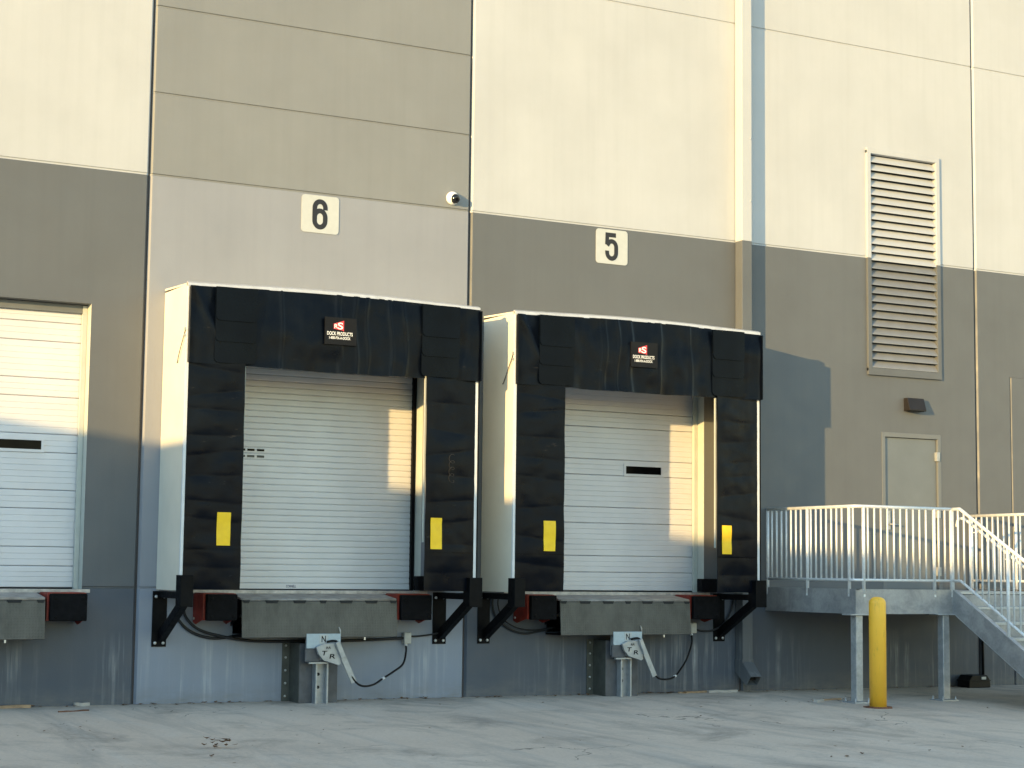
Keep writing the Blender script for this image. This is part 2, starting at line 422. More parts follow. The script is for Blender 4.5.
for k in range(-4, 7):
    a, b = xr(k)
    holes = []
    if k in (-1, 0, 1): holes = [dock_hole(k), pit_hole(k)]
    if k == 2: holes = [LOUV, MDOOR]
    if k == 3: holes = [(12.41, 15.16, ZB+.1, 4.215)]
    gr = [1.222, PAINT, 8.56]+([6.6, 7.57] if k == 0 else [])
    if k == 2: gr = [1.205, PAINT, 8.56]
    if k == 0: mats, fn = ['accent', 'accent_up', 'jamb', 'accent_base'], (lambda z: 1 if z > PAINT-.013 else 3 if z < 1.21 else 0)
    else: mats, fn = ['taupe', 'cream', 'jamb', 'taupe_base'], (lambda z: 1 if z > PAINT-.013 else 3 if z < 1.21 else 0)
    mb = MB()
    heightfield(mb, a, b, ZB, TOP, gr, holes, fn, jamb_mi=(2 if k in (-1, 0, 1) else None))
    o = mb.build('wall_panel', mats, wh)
    if k in (-1, 0, 1, 2, 3):
        o['label'] = {-1: 'cream and dark taupe wall panel with the door at the left edge of the photo', 0: 'paler grey wall panel behind dock 6', 1: 'cream and dark taupe wall panel behind dock 5',
                      2: 'wall panel with the tall louver and grey door', 3: 'wall panel at the right edge with an infilled opening'}[k]
    # sealant in the joint on the left of the panel
    boxp('joint_sealant', 'sealant', wh, a-.03, a+.03, .032, .12, ZB, TOP)
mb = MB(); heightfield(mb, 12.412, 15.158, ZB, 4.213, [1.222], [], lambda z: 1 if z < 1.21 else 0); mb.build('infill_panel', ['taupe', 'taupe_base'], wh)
boxp('roof', 'roof', wh, -15.7, 27.4, .3, 42, 10.9, 11.2)
boxp('coping', 'cap', wh, -15.7, 27.4, -.02, .3, TOP, TOP+.08)
for (a, b) in ((-15.7, -15.5), (27.2, 27.4)): boxp('side_wall', 'taupe', wh, a, b, .3, 42, ZB, TOP)
boxp('back_wall', 'taupe', wh, -15.7, 27.4, 42, 42.2, ZB, TOP)
boxp('dock_floor', 'roof', wh, -15.4, 27.1, .25, 41.9, .9, 1.2)
boxp('inner_lining', 'interior', wh, -15.4, 27.1, 1.6, 1.7, 1.21, 10.8)

# ---- overhead doors (7 and 5 sectional, 6 rolling)
def sectional_door(k, lab):
    x0, x1, z0, z1 = dock_hole(k); d = part_empty('overhead_door', wh); d['label'] = lab
    yd = .20
    seams = [0, .225, .425, .825, 1.02, 1.415, 1.61, 2.005, 2.2, 2.595, 2.8, 3.03]
    for i in range(len(seams)-1):
        a, b = z0+.012+seams[i], z0+.012+seams[i+1]
        prof = [(yd+.016, a+.001), (yd+.004, a+.004), (yd, a+.010)]
        n = max(2, round((b-a)/.062)); st = (b-a-.02)/n
        for q in range(n):
            zz = a+.01+st*q
            if q: prof += [(yd, zz-.0045), (yd+.005, zz), (yd, zz+.0045)]
        prof += [(yd, b-.010), (yd+.004, b-.004), (yd+.016, b-.001), (yd+.05, b-.001), (yd+.05, a+.001)]
        MB().prism(prof, 0, x0+.03, x1-.03).build('door_section', 'door_white', d)
    boxp('bottom_seal', 'rubber', d, x0+.03, x1-.03, yd+.005, yd+.045, z0-.003, z0+.014)
    wx = {-1: (-1.53, -1.02), 1: (6.225, 6.745)}[k]
    w = MB()
    for (a, b, c, e) in ((wx[0]-.03, wx[1]+.03, 2.755, 2.785), (wx[0]-.03, wx[1]+.03, 2.63, 2.66), (wx[0]-.03, wx[0], 2.66, 2.755), (wx[1], wx[1]+.03, 2.66, 2.755)): w.box(a, b, yd-.012, yd+.02, c, e)
    w.build('window_frame', 'door_white', d)
    boxp('window_pane', 'glass', d, wx[0], wx[1], yd-.004, yd+.004, 2.66, 2.755)
    for (a, b) in ((x0, x0+.05), (x1-.05, x1)):
        boxp('door_guide', 'jamb', d, a+.003 if a == x0 else a, b if a == x0 else b-.003, yd-.06, yd-.012, z0, z1-.01)
    boxp('header_seal', 'frame_grey', d, x0+.05, x1-.05, yd-.05, yd-.012, z1-.09, z1-.005)
sectional_door(-1, 'white ribbed sectional door at the left edge, half in sunlight, with a window slot')
sectional_door(1, 'white ribbed sectional dock door with a black window slot in dock 5')
def rolling_door(k):
    x0, x1, z0, z1 = dock_hole(k); d = part_empty('overhead_door', wh); d['label'] = 'grey white rolling door with narrow slats in dock 6'
    yd = .215; p = .0685; prof = []; z = z0+.075
    while z < z1-.02:
        prof += [(yd+.009, z), (yd+.002, z+.004), (yd-.002, z+.010), (yd-.003, z+.034), (yd-.002, z+p-.010), (yd+.001, z+p-.005)]; z += p
    prof += [(yd+.05, z), (yd+.05, z0+.075)]
    MB().prism(prof, 0, x0+.04, x1-.045).build('slat_curtain', 'door_roll', d)
    boxp('bottom_bar', 'door_roll', d, x0+.04, x1-.045, yd-.012, yd+.04, z0+.012, z0+.074, bevel=.004)
    text('maker_lettering', 'CORNELL', 'blue_print', d, 1.83, yd-.0145, z0+.042, .12, .028)
    boxp('bottom_seal', 'rubber', d, x0+.04, x1-.045, yd, yd+.03, z0-.003, z0+.012)
    for r, (zz, m) in enumerate(((2.755, 'glass'), (2.684, 'column_side'))):
        for (a, b) in ((1.17, 1.25), (1.275, 1.36), (1.39, 1.475)):
            boxp('vision_slot', m, d, a, b, yd-.0075, yd+.004, zz-.012, zz+.012)
    boxp('door_guide', 'black_steel', d, x1-.045, x1-.01, yd-.05, yd+.04, z0, z1-.01)
    boxp('door_guide', 'black_steel', d, x0+.01, x0+.045, yd-.05, yd+.04, z0, z1-.01)
    boxp('header_hood', 'door_roll', d, x0+.003, x1-.003, yd-.06, yd-.014, z1-.16, z1-.004)
rolling_door(0)
# sill angle on the dock edge
for k in (-1, 0, 1):
    x0, x1, z0, z1 = dock_hole(k)
    boxp('sill_angle', 'sill', wh, bay_x(k)+.5, bay_x(k)+3.42, -.012, .2, 1.168, 1.2045)
    mb = MB(); a, b, c, d = pit_hole(k)
    mb.quad((a, .24, c), (b, .24, c), (b, 1.2, c), (a, 1.2, c)); mb.quad((a, 1.2, c), (b, 1.2, c), (b, 1.2, d), (a, 1.2, d))
    mb.quad((a, .24, c), (a, 1.2, c), (a, 1.2, d), (a, .24, d)); mb.quad((b, .24, c), (b, 1.2, c), (b, 1.2, d), (b, .24, d))
    mb.build('leveler_pit', 'interior', wh)

# ---- tall louver
def louver():
    a, b, c, d = LOUV; L = part_empty('louver', wh); L['label'] = 'tall wall louver with slanted blades, cream above and taupe below'
    for (z0, z1, m) in ((c, PAINT-.013, 'taupe'), (PAINT-.013, d, 'cream')):
        f = MB(); f.box(a-.035, a+.03, -.035, .05, z0, z1); f.box(b-.03, b+.035, -.035, .05, z0, z1)
        if m == 'taupe': f.box(a-.035, b+.035, -.0352, .05, c-.05, c+.045)
        else: f.box(a-.035, b+.035, -.0352, .05, d-.045, d+.03)
        f.build('frame', m, L, .004)
    n = 26; p = (d-c-.1)/n
    for i in range(n):
        z = c+.05+p*i
        m = 'blade_low' if z+p*.5 < PAINT-.03 else 'cream'
        MB().prism([(-.024, z), (-.024, z+.014), (.045, z+p*.95), (.045, z+p*.95-.014)], 0, a+.031, b-.031).build('blade', m, L)
    boxp('backing', 'interior', L, a+.005, b-.005, .1, .11, c+.005, d-.005)
louver()
# ---- personnel door
def man_door():
    a, b, c, d = MDOOR; D = part_empty('door', wh); D['label'] = 'grey steel personnel door behind the platform railing'
    f = MB(); f.box(a-.012, a+.045, -.005, .1, c, d); f.box(b-.045, b+.012, -.005, .1, c, d); f.box(a-.012, b+.012, -.0052, .1, d-.05, d+.012)
    f.build('frame', 'frame_grey', D, .004)
    boxp('leaf', 'steel_door', D, a+.05, b-.05, .028, .075, c+.01, d-.055, bevel=.003)
    for z in (3.05, 2.28, 1.5): boxp('hinge', 'restraint', D, b-.075, b-.02, -.022, .03, z-.06, z+.06, bevel=.004)
    h = MB(); h.box(a+.075, a+.13, .005, .03, 2.05, 2.30); h.tube([(a+.1, .01, 2.12), (a+.1, -.045, 2.12), (a+.22, -.045, 2.115)], .011, 8)
    h.build('handle', 'restraint', D)
man_door()

# ================================================================== low warehouse across the yard (throws the evening shade)
def neighbour():
    XW = -16.; H = 2.78+.1275*16
    nb = thing('low_wing', 'low grey building across the yard, left of the docks', 'building', (XW, -30, 0))
    boxp('wall', 'accent', nb, XW-.3, XW, -80, -.2, -2.5, H-.1)
    boxp('wall', 'accent', nb, -60, XW-.3, -.5, -.2, -2.5, H-.1)
    boxp('wall', 'accent', nb, -60, XW-.3, -80, -79.7, -2.5, H-.1)
    boxp('wall', 'accent', nb, -60, -59.7, -79.7, -.5, -2.5, H-.1)
    boxp('roof', 'roof', nb, -59.7, XW-.3, -79.7, -.5, H-.9, H-.7)
    boxp('coping', 'cap', nb, XW-.34, XW+.04, -80, -.2, H-.1, H)
    for y in (-66, -54, -42, -30, -18): boxp('overhead_door', 'door_white', nb, XW+.002, XW+.04, y-1.4, y+1.4, -.4, 2.8)
neighbour()

# ================================================================== dock shelters
def fold(x, seed): return noise.noise(Vector((x*2.1, seed, .3)))
def shelter(x0, num, lab, seed):
    x1 = x0+3.445; xc = (x0+x1)/2; Y = -.768
    s = thing('dock_shelter', lab, 'dock shelter', (xc, 0, 1.2), 'dock shelters')
    def top(x): t = (x-x0)/(x1-x0); return 4.425+.034*max(0, math.sin(math.pi*t))**1.3
    # side panels and roof panel
    for (a, b) in ((x0, x0+.03), (x1-.03, x1)):
        boxp('side_panel', 'fabric', s, a, b, Y+.02, -.003, 1.205, 4.40, bevel=.004)
    MB().grid(lambda u, v: (x0+u*(x1-x0), Y+.01+v*(-Y-.012), top(x0+u*(x1-x0))-.012+.03*v), 16, 2, (0, 0, -.02)).build('roof_panel', 'fabric', s)
    c = MB()
    for i in range(16):
        a = x0+(x1-x0)*i/16; b = x0+(x1-x0)*(i+1)/16; za, zb = top(a), top(b); n = len(c.v)
        for (x, z) in ((a, za), (b, zb)): c.v += [(x, Y-.025, z-.045), (x, Y-.022, z-.012), (x, Y+.03, z+.008), (x, Y+.03, z-.045)]
        for q in ((0, 1, 5, 4), (1, 2, 6, 5), (2, 3, 7, 6), (3, 0, 4, 7)): c.face([n+t for t in q])
        if i == 0: c.face((n, n+1, n+2, n+3))
        if i == 15: c.face((n+4, n+5, n+6, n+7))
    c.build('cap_rail', 'cap', s)
    # front corner trims and a black shade strip
    boxp('edge_trim_and_shade', 'trim', s, x0-.002, x0+.03, Y-.012, Y+.02, 1.3, 4.38, bevel=.003)
    boxp('edge_trim_and_shade', 'trim', s, x1-.045, x1-.008, Y-.012, Y+.02, 1.3, 3.62, bevel=.003)
    boxp('edge_trim_and_shade', 'black_steel', s, x1-.008, x1+.004, Y-.02, Y+.03, 1.3, 4.38)  # black strip stands in for the side panel's unlit edge
    for (a, b) in ((x0+.0305, x0+.08), (x1-.08, x1-.0305)): boxp('light_stop_post', 'fabric', s, a, b, Y+.01, -.69, 1.21, 4.38)  # posts added to stop sun leaking between side panel and trim
    # side curtains
    inner = (x0+.632, x0+2.765)
    for side, (a, b) in enumerate(((x0+.03, inner[0]), (inner[1], x1-.045))):
        sd = seed+side*7.3
        folds = [0.]
        while folds[-1] < .97: folds.append(folds[-1]+random.uniform(.07, .15))
        tilt = [random.uniform(-.018, .018) for _ in folds]; depth = [random.uniform(.5, 1.2) for _ in folds]
        def cf(u, v, a=a, b=b, sd=sd, folds=folds, tilt=tilt, depth=depth, side=side):
            x = a+(b-a)*u; z = 1.215+(3.64-1.215)*v
            e = min(1, 6*u, 6*(1-u))
            y = Y-.012-.018*math.sin(math.pi*u)*(.6+.4*noise.noise(Vector((x, sd, z*1.2))))
            y -= .016*noise.noise(Vector((x*2.2+z, sd, z*2.2-x)))*e+.005*noise.noise(Vector((x*7, sd, z*8)))*e
            for k in range(len(folds)-1):
                lo = folds[k]+tilt[k]*(u-.5)*2; hi = folds[k+1]+tilt[k+1]*(u-.5)*2
                if lo <= v < hi:
                    tt = (v-lo)/(hi-lo); y -= .013*depth[k]*(math.sin(math.pi*tt)**.55)*(.55+.45*noise.noise(Vector((x*3, k*3.1, sd))))*(.4+.6*e)*(1.25-.5*tt)
            y -= .066*((u if side == 0 else 1-u)**1.4)
            if v < .16: y += .03*(.16-v)/.16*math.sin(math.pi*u)
            inn = u if side == 1 else 1-u
            x += (.008*noise.noise(Vector((sd, 1.7, z*3))))*max(0, 1-4*inn)*(1 if side == 0 else -1)
            return (x, y, z)
        cu = MB().grid(cf, 28, 180, (0, .012, 0)).build('side_curtain', 'vinyl', s)
        # stitched seam and guide strip on the curtain
        MB().grid(lambda u, v, cf=cf: Vector(cf(.02+.96*u, .172+.006*v))+Vector((0, -.005, 0)), 26, 1, (0, .003, 0)).build('seam', 'pad', cu)
        ga, gb = ((.37, .515), (2.83, 2.975))[side]; ga += x0; gb += x0
        MB().grid(lambda u, v, cf=cf, ga=ga, gb=gb, a=a, b=b: Vector(cf((ga+(gb-ga)*u-a)/(b-a), (1.675+.345*v-1.215)/(3.64-1.215)))+Vector((0, -.009, 0)), 6, 10, (0, .004, 0)).build('guide_strip', 'yellow_strip', cu)
        if num == 6 and side == 1:
            pts = []
            for q in range(60):
                a_ = q/59; px_ = 3.30+.035*math.cos(a_*26); pz_ = 2.72-.30*a_+.03*math.sin(a_*26)
                pts.append(Vector(cf((px_-a)/(b-a), (pz_-1.215)/(3.64-1.215)))+Vector((0, -.003, 0)))
            MB().tube(pts, .0028, 5).build('chalk_scrawl', 'chalk', cu)
        # pale stay along the inner edge, seen behind the curtain
        xi = inner[side]
        boxp('stay', 'jamb', s, xi-.004 if side == 0 else xi-.012, xi+.016 if side == 0 else xi+.004, Y-.042, Y-.022, 1.75, 3.62)
    # head curtain
    pleats = sorted(random.uniform(.27, .75) for _ in range(7))
    def hf(u, v):
        x = x0+.022+(x1-x0-.02)*u
        zt = top(x)-.04; zb = 3.572-.012*math.sin(math.pi*u)+.006*noise.noise(Vector((x*3, seed, 0)))
        z = zt+(zb-zt)*v
        y = Y-.026-.026*v-.012*math.sin(math.pi*min(1, v*1.1))
        y -= (.006+.013*v)*math.sin(x*13+3*fold(x, seed))*(.4+.6*abs(fold(x+9, seed)))
        for pu in pleats:
            d = (u-pu-.012*noise.noise(Vector((v*2, pu*7, seed))))*190; y -= .013*math.exp(-d*d)
        y -= .02*noise.noise(Vector((x*2.5, seed+3, z*3)))+.008*noise.noise(Vector((x*9, seed+5, z*5)))
        if u < .1: y -= .02*math.exp(-((v*.12-(u-.01))*60)**2)      # the corner pulled into a slanting fold
        return (x, y, z)
    hc = MB().grid(hf, 220, 26, (0, .014, 0)).build('head_curtain', 'vinyl', s)
    for (a, b) in ((x0+.014, x0+.022), (x1-.004, x1+.004)): boxp('light_stop_flap', 'vinyl', s, a, b, Y-.07, Y+.012, 3.575, 4.37)  # flaps added to keep sun from slipping in behind the head curtain
    # overlapping wear pads near both ends
    for (a, b) in ((x0+.285, x0+.745), (x0+2.69, x0+3.155)):
        zt = top((a+b)/2)-.05
        for i, zb in enumerate((3.585, 3.81, 4.03)):
            r = .05; pts = [(a, zt), (b, zt), (b, zb+r)]
            pts += [(b-r+r*math.cos(t), zb+r-r*math.sin(t)) for t in (.4, .8, 1.2)]+[(b-r, zb), (a+r, zb)]
            pts += [(a+r-r*math.sin(t), zb+r-r*math.cos(t)) for t in (.4, .8, 1.2)]+[(a, zb+r)]
            yb = Y-.080-.011*i
            m = MB(); n = len(pts)
            def yy(x, z, i=i, a=a, b=b, zt=zt, zb=zb, yb=yb):
                t = (x-a)/(b-a); return yb+.016*(abs(t-.5)**2)*2-.006*(zt-z)/(zt-zb)
            # fan of strips across x so that the pad can curve
            NX = 12
            def low(x):
                if x < a+r: return zb+r-math.sqrt(max(0, r*r-(a+r-x)**2))
                if x > b-r: return zb+r-math.sqrt(max(0, r*r-(x-b+r)**2))
                return zb
            def pf(u, v, low=low, yy=yy, a=a, b=b, zt=zt):
                w = .5-.5*math.cos(math.pi*u); x = a+(b-a)*w; z = zt+(low(x)-zt)*v; return (x, yy(x, z), z)
            m.grid(pf, NX, 5, (0, .010, 0)).build('wear_pad', 'pad', s)
    # maker's plate with printed lettering
    lx = x0+1.708; lz = 4.012; ly = Y-.088
    pl = boxp('label_plate', 'decal', s, lx-.185, lx+.185, ly, ly+.014, lz-.148, lz+.148)
    em = MB(); em.prism([(lx-.085, lz+.022), (lx+.02, lz+.01), (lx+.035, lz-.002), (lx+.035, lz+.118), (lx-.085, lz+.078)], 1, ly-.002, ly-.0005); em.build('emblem', 'red_print', pl)
    text('emblem_lettering', 'R', 'white_print', pl, lx-.058, ly-.004, lz+.052, .042, .046)
    text('emblem_lettering', 'S', 'white_print', pl, lx-.008, ly-.004, lz+.057, .062, .075)
    text('lettering', 'DOCK PRODUCTS', 'white_print', pl, lx-.012, ly-.004, lz-.028, .30, .04)
    text('lettering', '1-800-FIX-A-DOCK', 'white_print', pl, lx-.012, ly-.004, lz-.075, .25, .030)
    # steel brackets that carry the shelter
    for (a, b, sg) in ((x0-.035, x0+.125, 0), (x1-.16, x1+.01, 1)):
        br = part_empty('support_bracket', s)
        boxp('wall_plate', 'black_steel', br, a, b, -.012, -.002, .60, 1.19, bevel=.002)
        xm = (a+b)/2+(.0 if sg == 0 else .04)
        xm = x0+.07 if sg == 0 else x1-.06
        MB().beam((xm, -.012, .70), (xm, -.755, 1.10), .075, .10).build('strut', 'black_steel', br, .004)
        boxp('arm', 'black_steel', br, xm-.04, xm+.04, -.70, -.012, 1.12, 1.19, bevel=.004)
        boxp('front_post', 'black_steel', br, (x0-.012 if sg == 0 else x1-.125), (x0+.125 if sg == 0 else x1+.035), -.86, -.70, 1.04, 1.365, bevel=.004)
        bo = None
        for (bx, bz) in ((a+.035, .64), (b-.035, .64), (a+.035, 1.13), (b-.035, 1.13)):
            if bo is None: bo = MB().lathe([(.017, 0), (.017, .010), (.010, .017), (.0, .018)], (bx, -.012, bz), (0, -1, 0), 10).build('bolt', 'bolt', br); b0 = (bx, bz)
            else: share(bo, br, (bx-b0[0], 0, bz-b0[1]))
    # black corner pad on the sill, at the right jamb
    boxp('corner_pad', 'rubber', s, x0+3.03, x0+3.30, -.13, -.014, 1.21, 1.375, bevel=.01)
    # loose bungee on the left side panel
    MB().tube(smooth_path([(x0-.006, -.755, 3.93), (x0-.012, -.72, 3.86), (x0-.02, -.62, 3.70), (x0-.012, -.53, 3.60), (x0-.004, -.50, 3.60)]), .005, 6).build('bungee_cord', 'cable', s)
    for z in (3.93, 3.86): boxp('hook', 'bolt', s, x0-.018, x0-.002, -.775, -.745, z-.015, z+.015)
    return s
shelter(.21, 6, 'left black curtained dock shelter with cream sides, round the slatted rolling door', 1.3)
shelter(4.112, 5, 'right black curtained dock shelter next to the platform, round the door with window slot', 8.9)

# ================================================================== dock levelers, bumpers, restraints
def leveler(k, lab):
    c = bay_x(k)+1.945; w = .915
    t = thing('dock_leveler', lab, 'dock leveler', (c, -.2, .7), 'dock levelers')
    MB().prism([(.23, 1.196), (-.37, 1.125), (-.37, 1.105), (.23, 1.165)], 0, c-w, c+w).build('deck_plate', 'deck_steel', t)
    l = MB().prism([(-.385, 1.098), (-.40, 1.09), (-.43, .705), (-.415, .70), (-.375, 1.085)], 0, c-w+.004, c+w-.004).build('lip', 'lip', t, .003)
    kn = None
    for i, f in enumerate((.005, .145, .32, .49, .62, .785, .95)):
        a = c-w+2*w*f; ln = .085 if i in (0, 3, 6) else .155
        if kn is None or ln != kl: kn = MB().prism([(a, 1.1005), (a+ln, 1.1005), (a+ln-.014, 1.070), (a+.014, 1.070)], 1, -.4065, -.398).build('hinge_slot', 'interior', t); x00 = a; kl = ln
        else: share(kn, t, (a-x00, 0, 0))
    MB().tube([(c-w+.01, -.388, 1.108), (c+w-.01, -.388, 1.108)], .014, 10).build('hinge_rod', 'deck_steel', t)
    MB().box(c-w+.01, c+w-.01, -.375, -.36, 1.06, 1.104).build('front_bar', 'rubber', t)
    for s in (-1, 1): MB().prism([(.2, 1.16), (-.35, 1.10), (-.35, .98), (.2, .72)], 0, c+s*(w-.03)-.006, c+s*(w-.03)+.006).build('side_skirt', 'black_steel', t)
    MB().prism([(-.36, .722), (-.36, .70), (-.003, .70), (-.003, .722)], 0, c-w*.96, c+w*.96).build('lip_keeper', 'black_steel', t)
    boxp('keeper_stud', 'bolt', t, c+w*.56-.009, c+w*.56+.009, -.44, -.425, .672, .702)
leveler(-1, 'grey checker-plate dock leveler under the door at the left edge')
leveler(0, 'grey checker-plate dock leveler below the slatted rolling door of the left shelter')
leveler(1, 'darker checker-plate dock leveler below the window-slot door of the right shelter')
def bumper(x0, x1, lab):
    t = thing('dock_bumper', lab, 'bumper', ((x0+x1)/2, 0, .9), 'dock bumpers')
    br = part_empty('bracket', t); br['label'] = 'red painted steel bumper bracket'
    for (a, b) in ((x0-.012, x0), (x1-.014, x1-.002)):
        MB().prism([(-.014, 1.166), (-.345, 1.166), (-.345, .90), (-.10, .84), (-.014, .86)], 0, a, b).build('side_plate', 'red', br, .002)
    boxp('top_plate', 'red', br, x0, x1-.014, -.345, -.014, 1.166, 1.176)
    boxp('face_plate', 'red', br, x0-.016, x1+.002, -.352, -.3455, .888, 1.172)
    MB().lathe([(.014, 0), (.014, .008), (.0, .012)], (x0-.012, -.06, .90), (-1, 0, 0), 10).build('bolt', 'bolt', br)
    o = MB().box(x0+.004, x1, -.42, -.352, .885, 1.165).build('rubber_block', 'rubber', t, .012)
    f = MB()
    for (bx, bz) in ((x0+.06, .93), (x1-.045, .93), (x0+.06, 1.12), (x1-.045, 1.12)):
        f = MB().lathe([(.018, 0), (.018, .0022), (.010, .0026)], (bx, -.4205, bz), (0, -1, 0), 12).build('bolt_hole', 'black_steel', o)
for k, lt, rt in ((-1, None, 'black rubber dock bumper with red bracket beside the door at the left edge'),
                  (0, 'black rubber dock bumper with red bracket at the left end of the left shelter\'s leveler', 'black rubber dock bumper in the gap side of the left shelter, above the pale wall'),
                  (1, 'black rubber dock bumper with dark red bracket at the right leveler\'s left end', 'black rubber dock bumper nearest the downspout and the steel platform')):
    c = bay_x(k)+1.945
    if lt: bumper(c-1.31, c-.965, lt)
    bumper(c+.955, c+1.34, rt)

def restraint(c, lab):
    t = thing('vehicle_restraint', lab, 'vehicle restraint', (c, -.2, gz(c, 0)), 'vehicle restraints')
    g = gz(c, -.3)-.03
    col = MB(); col.box(c-.225, c+.225, -.30, -.003, g, .635); col.build('column', 'column', t, .004)
    MB().box(c-.229, c-.2255, -.296, -.003, g, .632).build('side_sheet', 'column_side', t)
    fl = boxp('wall_flange', 'column_side', t, c-.315, c-.23, -.012, -.002, g, .64)
    b0 = None
    for z in (.05, .19, .33, .47, .60):
        if b0 is None: b0 = MB().lathe([(.013, 0), (.013, .008), (0, .013)], (c-.275, -.012, z), (0, -1, 0), 10).build('bolt', 'bolt', fl); z0 = z
        else: share(b0, fl, (0, 0, z-z0))
    fl = boxp('wall_flange', 'column_side', t, c+.23, c+.315, -.012, -.002, g, .64)
    r = part_empty('rail', t)
    boxp('web', 'restraint', r, c-.06, c+.06, -.318, -.302, g, .50)
    boxp('rail_flange', 'restraint', r, c-.075, c-.055, -.40, -.302, g, .50, bevel=.003); boxp('rail_flange', 'restraint', r, c+.055, c+.075, -.40, -.302, g, .50, bevel=.003)
    for z in (.16, .30): MB().lathe([(.018, 0), (.018, .004), (.01, .005)], (c-.012, -.318, z), (0, -1, 0), 10).build('bolt_hole', 'interior', r)
    h = part_empty('head', t)
    boxp('head_plate', 'decal_blue', h, c-.205, c+.195, -.44, -.425, .585, .742, bevel=.003)
    boxp('head_body', 'restraint', h, c-.17, c+.17, -.424, -.305, .46, .73, bevel=.006)
    boxp('roller_cover', 'column', h, c-.215, c-.04, -.43, -.40, .44, .583, bevel=.006)
    boxp('foot_bar', 'restraint', h, c-.17, c+.05, -.435, -.40, .418, .436)
    boxp('warning_sticker', 'white', h, c-.055, c+.045, -.444, -.4405, .635, .735)
    text('sticker_mark', 'N', 'decal', h, c-.008, -.4455, .685, .05, .07)
    # the shaped side cheek, printed T R
    MB().prism([(c-.11, .60), (c-.03, .635), (c+.11, .645), (c+.16, .60), (c+.185, .42), (c+.16, .40), (c-.02, .455), (c-.08, .52)], 1, -.485, -.446).build('cheek', 'restraint', h, .005)
    text('cheek_lettering', 'RR', 'decal', h, c+.035, -.487, .592, .055, .026)
    text('cheek_lettering', 'T', 'decal', h, c-.015, -.487, .535, .06, .05, .01)
    text('cheek_lettering', 'R', 'decal', h, c+.085, -.487, .50, .07, .05, .01)
    MB().tube(smooth_path([(c+.02, -.465, .655), (c+.11, -.48, .665), (c+.165, -.48, .62), (c+.18, -.48, .55)]), .013, 8).build('spring_arm', 'cord', h)
    MB().beam((c+.13, -.50, .64), (c+.335, -.50, .215), .062, .014, (0, 1, 0)).build('hook_arm', 'restraint', t)
    MB().beam((c+.125, -.50, .655), (c+.20, -.50, .48), .05, .045, (0, 1, 0)).build('hook_socket', 'restraint', t, .004)
    MB().prism([(c+.19, .74), (c+.195, .74), (c+.195, .78), (c+.175, .815), (c+.17, .81)], 1, -.44, -.425).build('finger', 'restraint', h)
restraint(1.975, 'vehicle restraint with drop hook standing against the pale grey wall panel')
restraint(5.875, 'vehicle restraint with drop hook standing against the dark wall nearer the platform')

# ---- junction boxes and cables
def jbox(x, z, cord, lab):
    t = thing('junction_box', lab, 'junction box', (x, 0, z), 'junction boxes')
    boxp('box', 'boxgrey', t, x-.045, x+.045, -.08, -.002, z-.06, z+.065, bevel=.006)
    boxp('lid', 'boxgrey', t, x-.04, x+.04, -.086, -.0805, z-.055, z+.06, bevel=.002)
    MB().lathe([(.018, 0), (.018, .02), (.011, .035)], (x-.005, -.04, z-.06), (0, 0, -1), 10).build('gland', 'trim', t)
    MB().tube(smooth_path(cord), .012, 8).build('cord', 'cord', t)
    q = cord[len(cord)//2]; MB().lathe([(.017, -.02), (.017, .02)], q, Vector(cord[len(cord)//2+1])-Vector(q), 8).build('cable_clip', 'trim', t)
jbox(3.15, .67, [(3.145, -.04, .60), (3.135, -.07, .52), (3.06, -.15, .385), (2.90, -.22, .30), (2.75, -.3, .24), (2.60, -.38, .18), (2.44, -.46, .17), (2.33, -.50, .22), (2.25, -.49, .33)],
     'grey junction box with black cord on the pale grey wall panel')
jbox(7.055, .765, [(7.05, -.04, .69), (7.03, -.07, .574), (6.93, -.12, .404), (6.80, -.2, .296), (6.62, -.32, .20), (6.44, -.42, .17), (6.26, -.48, .20), (6.16, -.49, .33)],
     'pale junction box with black cord on the dark wall near the downspout')
def cable(pts, y, r, lab):
    tag(MB().tube(smooth_path([(x, y, z) for (x, z) in pts]), r, 8).build('power_cable', 'cable'), lab, 'cable', 'cables along the dock wall')
cable([(.53, 1.181), (.457, 1.032), (.45, .904), (.588, .766), (.814, .69), (1.04, .699), (1.268, .751), (1.429, .794)], -.03, .016, 'shorter grey cable looping up behind the left leveler lip')
cable([(.569, 1.16), (.507, 1.011), (.544, .894), (.692, .776), (.976, .7), (1.321, .654), (1.846, .648), (2.446, .65), (3.1, .674)], -.062, .016, 'long grey cable running under the left leveler to the junction box')
cable([(3.19, .69), (3.322, .694), (3.5, .715), (3.653, .749)], -.03, .010, 'thin cable on the pale panel from junction box to shelter bracket')
cable([(4.273, 1.163), (4.261, 1.047), (4.316, .896), (4.491, .767), (4.692, .714), (4.895, .742), (5.058, .776)], -.03, .013, 'lower dark cable looping beside the bracket between the two shelters')
cable([(4.33, 1.163), (4.32, 1.047), (4.38, .896), (4.53, .80), (4.7, .76), (4.9, .76), (5.1, .79)], -.055, .009, 'thinner upper cable looping beside the bracket between the two shelters')
cable([(7.095, .754), (7.235, .729), (7.385, .741), (7.537, .814), (7.643, .963), (7.69, 1.113), (7.705, 1.188)], -.03, .012, 'grey cable rising beside the downspout to the rightmost shelter bracket')

